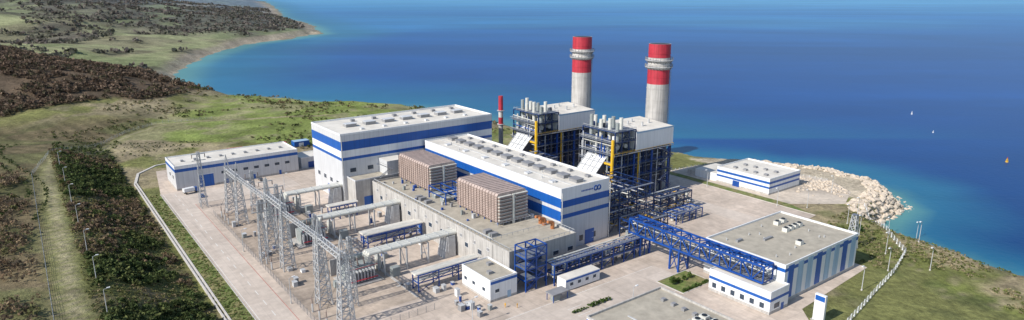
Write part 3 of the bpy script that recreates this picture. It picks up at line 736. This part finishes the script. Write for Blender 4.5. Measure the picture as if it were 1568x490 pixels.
for b in (-20,-38.5):
    for a in (21.5,26.8):
        m.box(a-.3,a+.3,b-2.3,b-1.7,0,za,k); m.box(a-.3,a+.3,b+1.7,b+2.3,0,za,k)
        m.beam((a,b-2,0),(a,b+2,za),.25,k); m.beam((a,b+2,0),(a,b-2,za),.25,k)
    m.beam((21.5,b-2,4),(26.8,b-2,4),.3,k); m.beam((21.5,b+2,4),(26.8,b+2,4),.3,k)
m.make("pipe_bridge_truss")
# ------------------------------------------------------------------ masts, lamps, fences, sign
def hz(a,b):
    x,y=W(a,b); return float(height(np.array([x]),np.array([y]))[0])
m=MB(); lattice(m,95,-67,14,3.4,1.6,6,'galv',.26); m.box(94,96,-68,-66,14,14.2,'grate'); m.make("lattice_mast")
def lamp(a,b,h=9,da=1.5,db=0,s=1):
    z=hz(a,b); m=MB(); m.tube((a,b,z-.3),(a,b,z+h),.18*s,'galv',8,.11*s); m.tube((a,b,z),(a,b,z+.5),.3,'kerb',8)
    m.beam((a,b,z+h),(a+da,b+db,z+h+.3),.14*s,'galv'); m.box(a+da-.6*s,a+da+.6*s,b+db-.3*s,b+db+.3*s,z+h+.2,z+h+.2+.3*s,'white')
    return m.make("street_lamp")
for b in (18,46,76,108,142,178,214): lamp(-150,b,8,1.2,0,.7)
for a,b in ((-99.5,20),(-99.5,75),(-99.5,150),(-60,-28),(-15,-52),(-60,145),(100,-78),(112,-62),(122,-52),(135,-50),(84,-86),(119,20),(119,60),(119,-20),(160,-25),(60,-88),(128,-30),(145,-60),(150,-70),(125,-80),(97,-95)): lamp(a,b,9,1.5 if a<0 else -1.5,0,.85)
def fence(name,pts,h=2.2,sp=3,k='galv',t=.1,mesh=True,base=False):
    m=MB()
    for i in range(len(pts)-1):
        p,q=pts[i],pts[i+1]; L=math.hypot(q[0]-p[0],q[1]-p[1]); n=max(1,int(L/sp)); pr=None
        for j in range(n+1):
            u=j/n; a=p[0]+(q[0]-p[0])*u; b=p[1]+(q[1]-p[1])*u; z=hz(a,b)
            m.box(a-t/2,a+t/2,b-t/2,b+t/2,z-.2,z+h,k)
            if base: m.box(a-.22,a+.22,b-.22,b+.22,z-.2,z+.4,'white')
            if pr:
                for zz in ((.1,.5,.9,1.3,1.7,2.1) if mesh else (h-.1,h*.5)): 
                    if zz<h: m.beam((pr[0],pr[1],pr[2]+zz),(a,b,z+zz),.035,k)
            pr=(a,b,z)
    return m.make(name)
fence("wire_fence",[(-98,128),(-98,-12),(-64,-12)],2.4,3,'vent',.12)
fence("perimeter_fence",[(30,-97),(60,-92),(84,-88),(108,-82),(132,-62),(150,-46)],2.2,3.2,'white',.2,True,True)
fence("perimeter_fence",[(-162,-60),(-162,200),(-153,250),(-132,290),(-107,338),(-84,359),(-46,355)],2.0,4,'galv',.16)
fence("shore_railing",[(128,51),(150,49),(167,37),(176,9),(180,-12)],1.2,3,'white',.16,False)
m=MB(); m.box(27,28,-92,-88.6,.3,9,'white'); m.box(26.9,27,-91.8,-88.8,7,8.6,'blue'); m.box(26.5,28.5,-92.4,-88.2,0,.3,'conc'); m.make("entrance_sign")
for (a,b) in ((-64,236),(-50,234),(-37,236)):
    z=hz(a,b); m=MB(); m.box(a,a+9,b,b+6,z-1,z+2.6,'conc')
    m.add([(a-.5,b-.5,z+2.6),(a+9.5,b-.5,z+2.6),(a+9.5,b+6.5,z+2.6),(a-.5,b+6.5,z+2.6),(a,b+3,z+4.4),(a+9,b+3,z+4.4)],[(0,1,5,4),(2,3,4,5),(0,4,3),(1,2,5),(0,3,2,1)],'tile')
    window(m,'b-',b,a+2,a+3.5,z+1,z+2.3); window(m,'b-',b,a+6,a+7.5,z+1,z+2.3); m.make("red_roof_house")
m=MB(); z=hz(-20,240); m.box(-24,-14,234,240,z-1,z+3.5,'blue','lblue'); m.box(-21,-18,233.9,234,z,z+2.5,'white'); m.make("blue_shed")
# cars
def car(a,b,k,ang=0,truck=False):
    m=MB()
    L,Wd=(4.4,1.8) if not truck else (7.5,2.4)
    if truck:
        m.box(-3.7,1.6,-1.2,1.2,1.0,1.3,'cargrey'); m.box(-3.7,1.5,-1.2,1.2,1.3,3.0,'white'); m.hexa([(1.8,-1.15,.7),(3.8,-1.15,.7),(3.8,1.15,.7),(1.8,1.15,.7),(1.8,-1.1,2.8),(3.2,-1.1,2.8),(3.2,1.1,2.8),(1.8,1.1,2.8)],k); m.box(3.3,3.72,-1,1,1.7,2.3,'glass')
    else:
        m.hexa([(-2.2,-.9,.35),(2.2,-.9,.35),(2.2,.9,.35),(-2.2,.9,.35),(-2.15,-.85,.95),(2.05,-.85,.85),(2.05,.85,.85),(-2.15,.85,.95)],k)
        m.hexa([(-1.7,-.82,.95),(1.0,-.82,.9),(1.0,.82,.9),(-1.7,.82,.95),(-1.3,-.68,1.45),(.35,-.68,1.45),(.35,.68,1.45),(-1.3,.68,1.45)],'glass',k)
    x=1.4 if not truck else 2.6
    for sx in (-x,x):
        for sy in (-Wd/2,Wd/2-.22): m.tube((sx,sy,.36),(sx,sy+.22,.36),.36 if not truck else .5,'rubber',12)
    o=m.make("parked_car" if not truck else "parked_truck",frame=False); x,y=W(a,b); o.location=(x,y,.03); o.rotation_euler=(0,0,RZ+ang)
car(-99,170,'carblue',.2,True); car(-96,160,'carblue',1.5); car(-70,172,'carwhite',1.57); car(-64,172,'cargrey',1.57); car(92,10,'carwhite',1.5); car(90,60,'carblue',1.5)
def worker(a,b,ang):
    vs=[(0,0,.95),(0,0,1.2),(0,0,1.42),(0,0,1.55),(0,0,1.70),(.1,0,.9),(.12,.06,.5),(.13,0,.08),(-.1,0,.9),(-.12,-.05,.5),(-.13,-.08,.08),(.2,0,1.4),(.26,.03,1.12),(.24,.12,.88),(-.2,0,1.4),(-.27,0,1.12),(-.25,.1,.88),(.14,.14,.05),(-.14,.06,.05)]
    ed=[(0,1),(1,2),(2,3),(3,4),(0,5),(5,6),(6,7),(0,8),(8,9),(9,10),(2,11),(11,12),(12,13),(2,14),(14,15),(15,16),(7,17),(10,18)]
    rd=[.14,.14,.13,.06,.11,.09,.07,.05,.09,.07,.05,.06,.045,.035,.06,.045,.035,.04,.04]
    me=bpy.data.meshes.new("worker"); me.from_pydata(vs,ed,[]); o=bpy.data.objects.new("worker",me); bpy.context.collection.objects.link(o)
    md=o.modifiers.new("s",'SKIN')
    for i,r in enumerate(rd): me.skin_vertices[0].data[i].radius=(r,r)
    me.skin_vertices[0].data[0].use_root=True
    o.modifiers.new("b",'SUBSURF').levels=1; me.materials.append(M['hivis']); x,y=W(a,b); o.location=(x,y,.02); o.rotation_euler=(0,0,ang)
for p in ((-42,-27,1),(-45,-24.5,2.6),(-88,-15,.4)):
    try: worker(*p)
    except Exception as e: print("worker",e)
for (x,y,k,s) in ((356,573,'white',.5),(327,496,'white',.35),(319,407,'yellow',.6)):
    m=MB(); m.tube((0,0,-.6*s),(0,0,.8*s),1.5*s,k,14,1.3*s)
    for i in range(4):
        t=math.pi/4+i*math.pi/2; m.beam((1.1*s*math.cos(t),1.1*s*math.sin(t),.8*s),(.25*s*math.cos(t),.25*s*math.sin(t),4.2*s),.2*s,k)
    m.tube((0,0,4.2*s),(0,0,5.2*s),.55*s,'red' if k=='yellow' else k,10,.3*s); m.box(-.7*s,.7*s,-.06,.06,1.4*s,3.2*s,k)
    o=m.make("navigation_buoy",frame=False); o.location=(x,y,-8)
# rocks
import bmesh
def rocks(name,pts,smin,smax):
    bm=bmesh.new()
    for (x,y,z) in pts:
        s=random.uniform(smin,smax); r=bmesh.ops.create_icosphere(bm,subdivisions=1,radius=s)
        sx,sy,sz=random.uniform(.7,1.3),random.uniform(.7,1.3),random.uniform(.5,.9); an=random.random()*6
        for v in r['verts']:
            c=v.co; j=random.uniform(.75,1.2); X,Y,Z=c.x*sx*j,c.y*sy*j,c.z*sz*j
            v.co=(x+X*math.cos(an)-Y*math.sin(an),y+X*math.sin(an)+Y*math.cos(an),z+Z)
    me=bpy.data.meshes.new(name); bm.to_mesh(me); bm.free(); me.materials.append(M['rock']); o=bpy.data.objects.new(name,me); bpy.context.collection.objects.link(o)
pts=[W(random.uniform(140,215),random.uniform(-52,40)) for i in range(2600)]
P=np.array(pts); d=sdf(P[:,0],P[:,1],COAST); ok=(d<17)&(d>-5)&(sdf(P[:,0],P[:,1],SEAPW)<-1); P=P[ok]; hz_=height(P[:,0],P[:,1])
rocks("shore_rocks",[(x,y,z) for (x,y),z in zip(P,hz_)],.5,1.9)
ci=[]
for i in list(range(0,5)):
    p,q=COAST[i-1 if i>0 else -1],COAST[i]
    for j in range(80):
        t=random.random(); ci.append((p[0]+(q[0]-p[0])*t+random.uniform(-5,2),p[1]+(q[1]-p[1])*t+random.uniform(-3,3)))
P=np.array(ci); hh=height(P[:,0],P[:,1]); rocks("shore_rocks",[(x,y,z) for (x,y),z in zip(P,hh)],.4,1.2)
P=np.array([W(random.gauss(170,7),random.gauss(-18,9)) for i in range(260)]); k=sdf(P[:,0],P[:,1],SEAPW)>1; P=P[k]
rocks("rubble_pile",[(x,y,.1) for x,y in P],.3,1.2)
# ------------------------------------------------------------------ vegetation masses
M['leaf']=attrmat("foliage",.9,.5,2.5,.2,0,0,.3)
def clumps(name,P,rx,rz,nq,qs,cols,up=0.5):
    P=np.asarray(P,float); n=len(P)
    if n==0: return
    z=height(P[:,0],P[:,1]); sc_=rng.uniform(.45,1.45,n); rx=rx*sc_; rz=rz*sc_
    d=rng.normal(size=(n,nq,3)); d/=np.linalg.norm(d,axis=2,keepdims=True); d[:,:,2]=np.abs(d[:,:,2])*1.0-.15
    rr=rng.uniform(.45,1.0,(n,nq,1)); lob=.8+.4*rng.random((n,1,3))
    c=d*rr*lob; c[:,:,0]*=rx[:,None]; c[:,:,1]*=rx[:,None]; c[:,:,2]=c[:,:,2]*rz[:,None]+rz[:,None]*up
    c+=np.stack([P[:,0],P[:,1],z],1)[:,None,:]
    e1=rng.normal(size=(n,nq,3)); e1/=np.linalg.norm(e1,axis=2,keepdims=True); e2=np.cross(e1,rng.normal(size=(n,nq,3))); e2/=np.linalg.norm(e2,axis=2,keepdims=True)
    s=(qs*rng.uniform(.6,1.3,(n,nq,1)))*sc_[:,None,None]
    e1*=s; e2*=s*.8
    V=np.stack([c-e1,c-e2,c+e1,c+e2],2).reshape(-1,3)
    nf=n*nq; me=bpy.data.meshes.new(name); me.vertices.add(nf*4); me.vertices.foreach_set("co",V.ravel())
    me.loops.add(nf*4); me.loops.foreach_set("vertex_index",np.arange(nf*4)); me.polygons.add(nf); me.polygons.foreach_set("loop_start",np.arange(nf)*4); me.update()
    ci=rng.integers(0,len(cols),n); C=np.array(cols)[ci][:,None,:]*rng.uniform(.6,1.45,(n,nq,1)); C=np.repeat(C.reshape(-1,3),4,0)
    ca=me.color_attributes.new("Col",'FLOAT_COLOR','POINT'); ca.data.foreach_set("color",np.concatenate([C,np.ones((len(C),1))],1).ravel())
    me.materials.append(M['leaf']); o=bpy.data.objects.new(name,me); bpy.context.collection.objects.link(o); return o
def samp(n,a0,a1,b0,b1,f=None):
    a=rng.uniform(a0,a1,n); b=rng.uniform(b0,b1,n); x=OX+a*VX+b*UX; y=OY+a*VY+b*UY
    if f is not None:
        k=f(a,b,x,y); x=x[k]; y=y[k]
    return np.stack([x,y],1)
GREEN=[(.07,.10,.035),(.10,.13,.045),(.13,.15,.055),(.06,.08,.03)]; BROWN=[(.22,.155,.10),(.17,.125,.085),(.28,.21,.13),(.13,.10,.07)]
rnd=lambda b:rng.random(len(b))
clumps("slope_shrubs",samp(4200,-151,-122,-60,300,lambda a,b,x,y:(fbm(x,y,18,41)+rnd(b)*.10>.585)&(rnd(b)>(b-190)/110)),1.15,1.25,24,.42,GREEN)
clumps("slope_dry_shrubs",samp(3000,-152,-122,-60,260,lambda a,b,x,y:(fbm(x,y,24,47)+rnd(b)*.12>.56)),1.0,1.0,22,.36,BROWN+[(.17,.15,.07)])
clumps("dry_grass_tufts",samp(6000,-153,-121.5,-60,260),.6,.35,9,.25,[(.28,.23,.13),(.20,.20,.08),(.14,.15,.06)])
clumps("brown_scrub",samp(4200,-260,-165,-60,230,lambda a,b,x,y:(fbm(x,y,20,42)+rnd(b)*.1>.52)),1.6,1.9,24,.40,BROWN+BROWN+[(.12,.12,.05)])
pp=[]
for r in range(9):
    for i in range(90):
        a=-166-r*6+8*math.sin(i/14); b=110+i*2.4+r*2
        if random.random()>.25: pp.append(W(a+rng.uniform(-.7,.7),b+rng.uniform(-.7,.7)))
for r in range(13):
    for i in range(34):
        a=-148+i*1.9+r*1.2+rng.uniform(-.5,.5); b=196+r*9-i*.8+rng.uniform(-.7,.7)
        if (a<-122 or b>262) and random.random()>.2: pp.append(W(a,b))
clumps("planted_saplings",pp,.8,1.1,14,.33,[(.06,.085,.03),(.09,.11,.045)])
x=rng.uniform(-760,-260,17000); y=rng.uniform(400,720,17000); k=(hillmask(x,y)>.45)&(sdf(x,y,COAST)>12)&(fbm(x,y,25,48)>.36)
clumps("hill_woodland",np.stack([x[k],y[k]],1),2.3,2.2,15,.85,[(.15,.105,.075),(.115,.085,.062),(.19,.14,.10),(.10,.09,.055),(.23,.165,.12)])
x=rng.uniform(-330,90,3500); y=rng.uniform(400,640,3500); a,b=toplant(x,y); dc=sdf(x,y,COAST); k=(dc>3)&(dc<50)&(fbm(x,y,18,44)>.54)&(sdf(x,y,PAD)<-6)
clumps("coastal_scrub",np.stack([x[k],y[k]],1),1.7,1.5,20,.5,[(.14,.13,.065),(.22,.165,.10),(.10,.11,.045)])
x=rng.uniform(-330,40,4000); y=rng.uniform(400,600,4000); dc=sdf(x,y,COAST); k=(dc>20)&(fbm(x,y,30,45)>.55)&(sdf(x,y,PAD)<-6)
clumps("meadow_bushes",np.stack([x[k],y[k]],1),1.1,1.0,14,.42,[(.11,.13,.045),(.19,.16,.09),(.08,.095,.04)])
x=rng.uniform(-2200,-430,20000); y=rng.uniform(760,3200,20000); f1=fbm(x,y*.6,180,21); f2=fbm(x,y*.5,420,22); f3=fbm(x,y,60,23); k=(((f2<.44)|(f3>.63))|((y>1350)&(f1*.5+f3*.5>.46)))&(sdf(x,y,COAST)>35)&(x>-y*.85-60)
clumps("distant_woodland",np.stack([x[k],y[k]],1),5.5,3.5,8,2.4,[(.13,.13,.10),(.15,.135,.115),(.17,.145,.13)])
clumps("ornamental_conifers",[W(-24+i*3.4,-52.3-.2*(i%2)) for i in range(5)]+[W(12+i*3,-46) for i in range(4)]+[W(100+i*4,-56-i) for i in range(5)],1.1,1.9,140,.32,[(.06,.11,.03),(.09,.14,.035)])
clumps("hedge",[W(-30+i*1.2,-40.8) for i in range(14)]+[W(10.5+i*.9,-52) for i in range(15)],.8,.9,40,.28,[(.08,.13,.035)])
clumps("grass_tufts",samp(8000,84,190,-160,-44,lambda a,b,x,y:(sdf(x,y,COAST)>6)&(sdf(x,y,PAD)<-2)&(sdf(x,y,SEAPW)<-2)&(fbm(x,y,12,46)+rnd(b)*.1>.53)),.65,.35,11,.25,[(.19,.21,.07),(.32,.27,.16),(.12,.14,.05)])
clumps("verge_grass",samp(2600,-118,-112.6,-60,176),.35,.18,9,.2,[(.16,.21,.06),(.27,.24,.12),(.11,.15,.045)])
# ------------------------------------------------------------------ light, world, camera
tr=Vector((.81,.586,0)).normalized(); el=math.radians(38); d=Vector((tr.x*math.cos(el),tr.y*math.cos(el),-math.sin(el)))
sd=bpy.data.lights.new("sun","SUN"); sd.energy=5.0; sd.angle=math.radians(.5); sd.color=(1,.95,.87); so=bpy.data.objects.new("sun",sd); so.rotation_euler=d.to_track_quat('-Z','Y').to_euler(); bpy.context.collection.objects.link(so)
w=bpy.data.worlds.new("World"); sc.world=w; w.use_nodes=True; nt=w.node_tree; bg=nt.nodes["Background"]; sk=nt.nodes.new("ShaderNodeTexSky"); sk.sky_type='NISHITA'; sk.sun_disc=False; sk.sun_elevation=el; sk.sun_rotation=math.atan2(-tr.x,-tr.y)%(2*math.pi); sk.air_density=1.0; sk.dust_density=.6; sk.ozone_density=1.5
nt.links.new(sk.outputs[0],bg.inputs[0]); bg.inputs[1].default_value=.135
cd=bpy.data.cameras.new("camera"); cam=bpy.data.objects.new("camera",cd); bpy.context.collection.objects.link(cam); sc.camera=cam
cd.sensor_fit='HORIZONTAL'; cd.sensor_width=36; cd.lens=36*1000/1568; cd.clip_start=1; cd.clip_end=100000
cam.location=(0,0,100); cam.rotation_euler=(math.radians(90)-math.atan(.262),0,0)
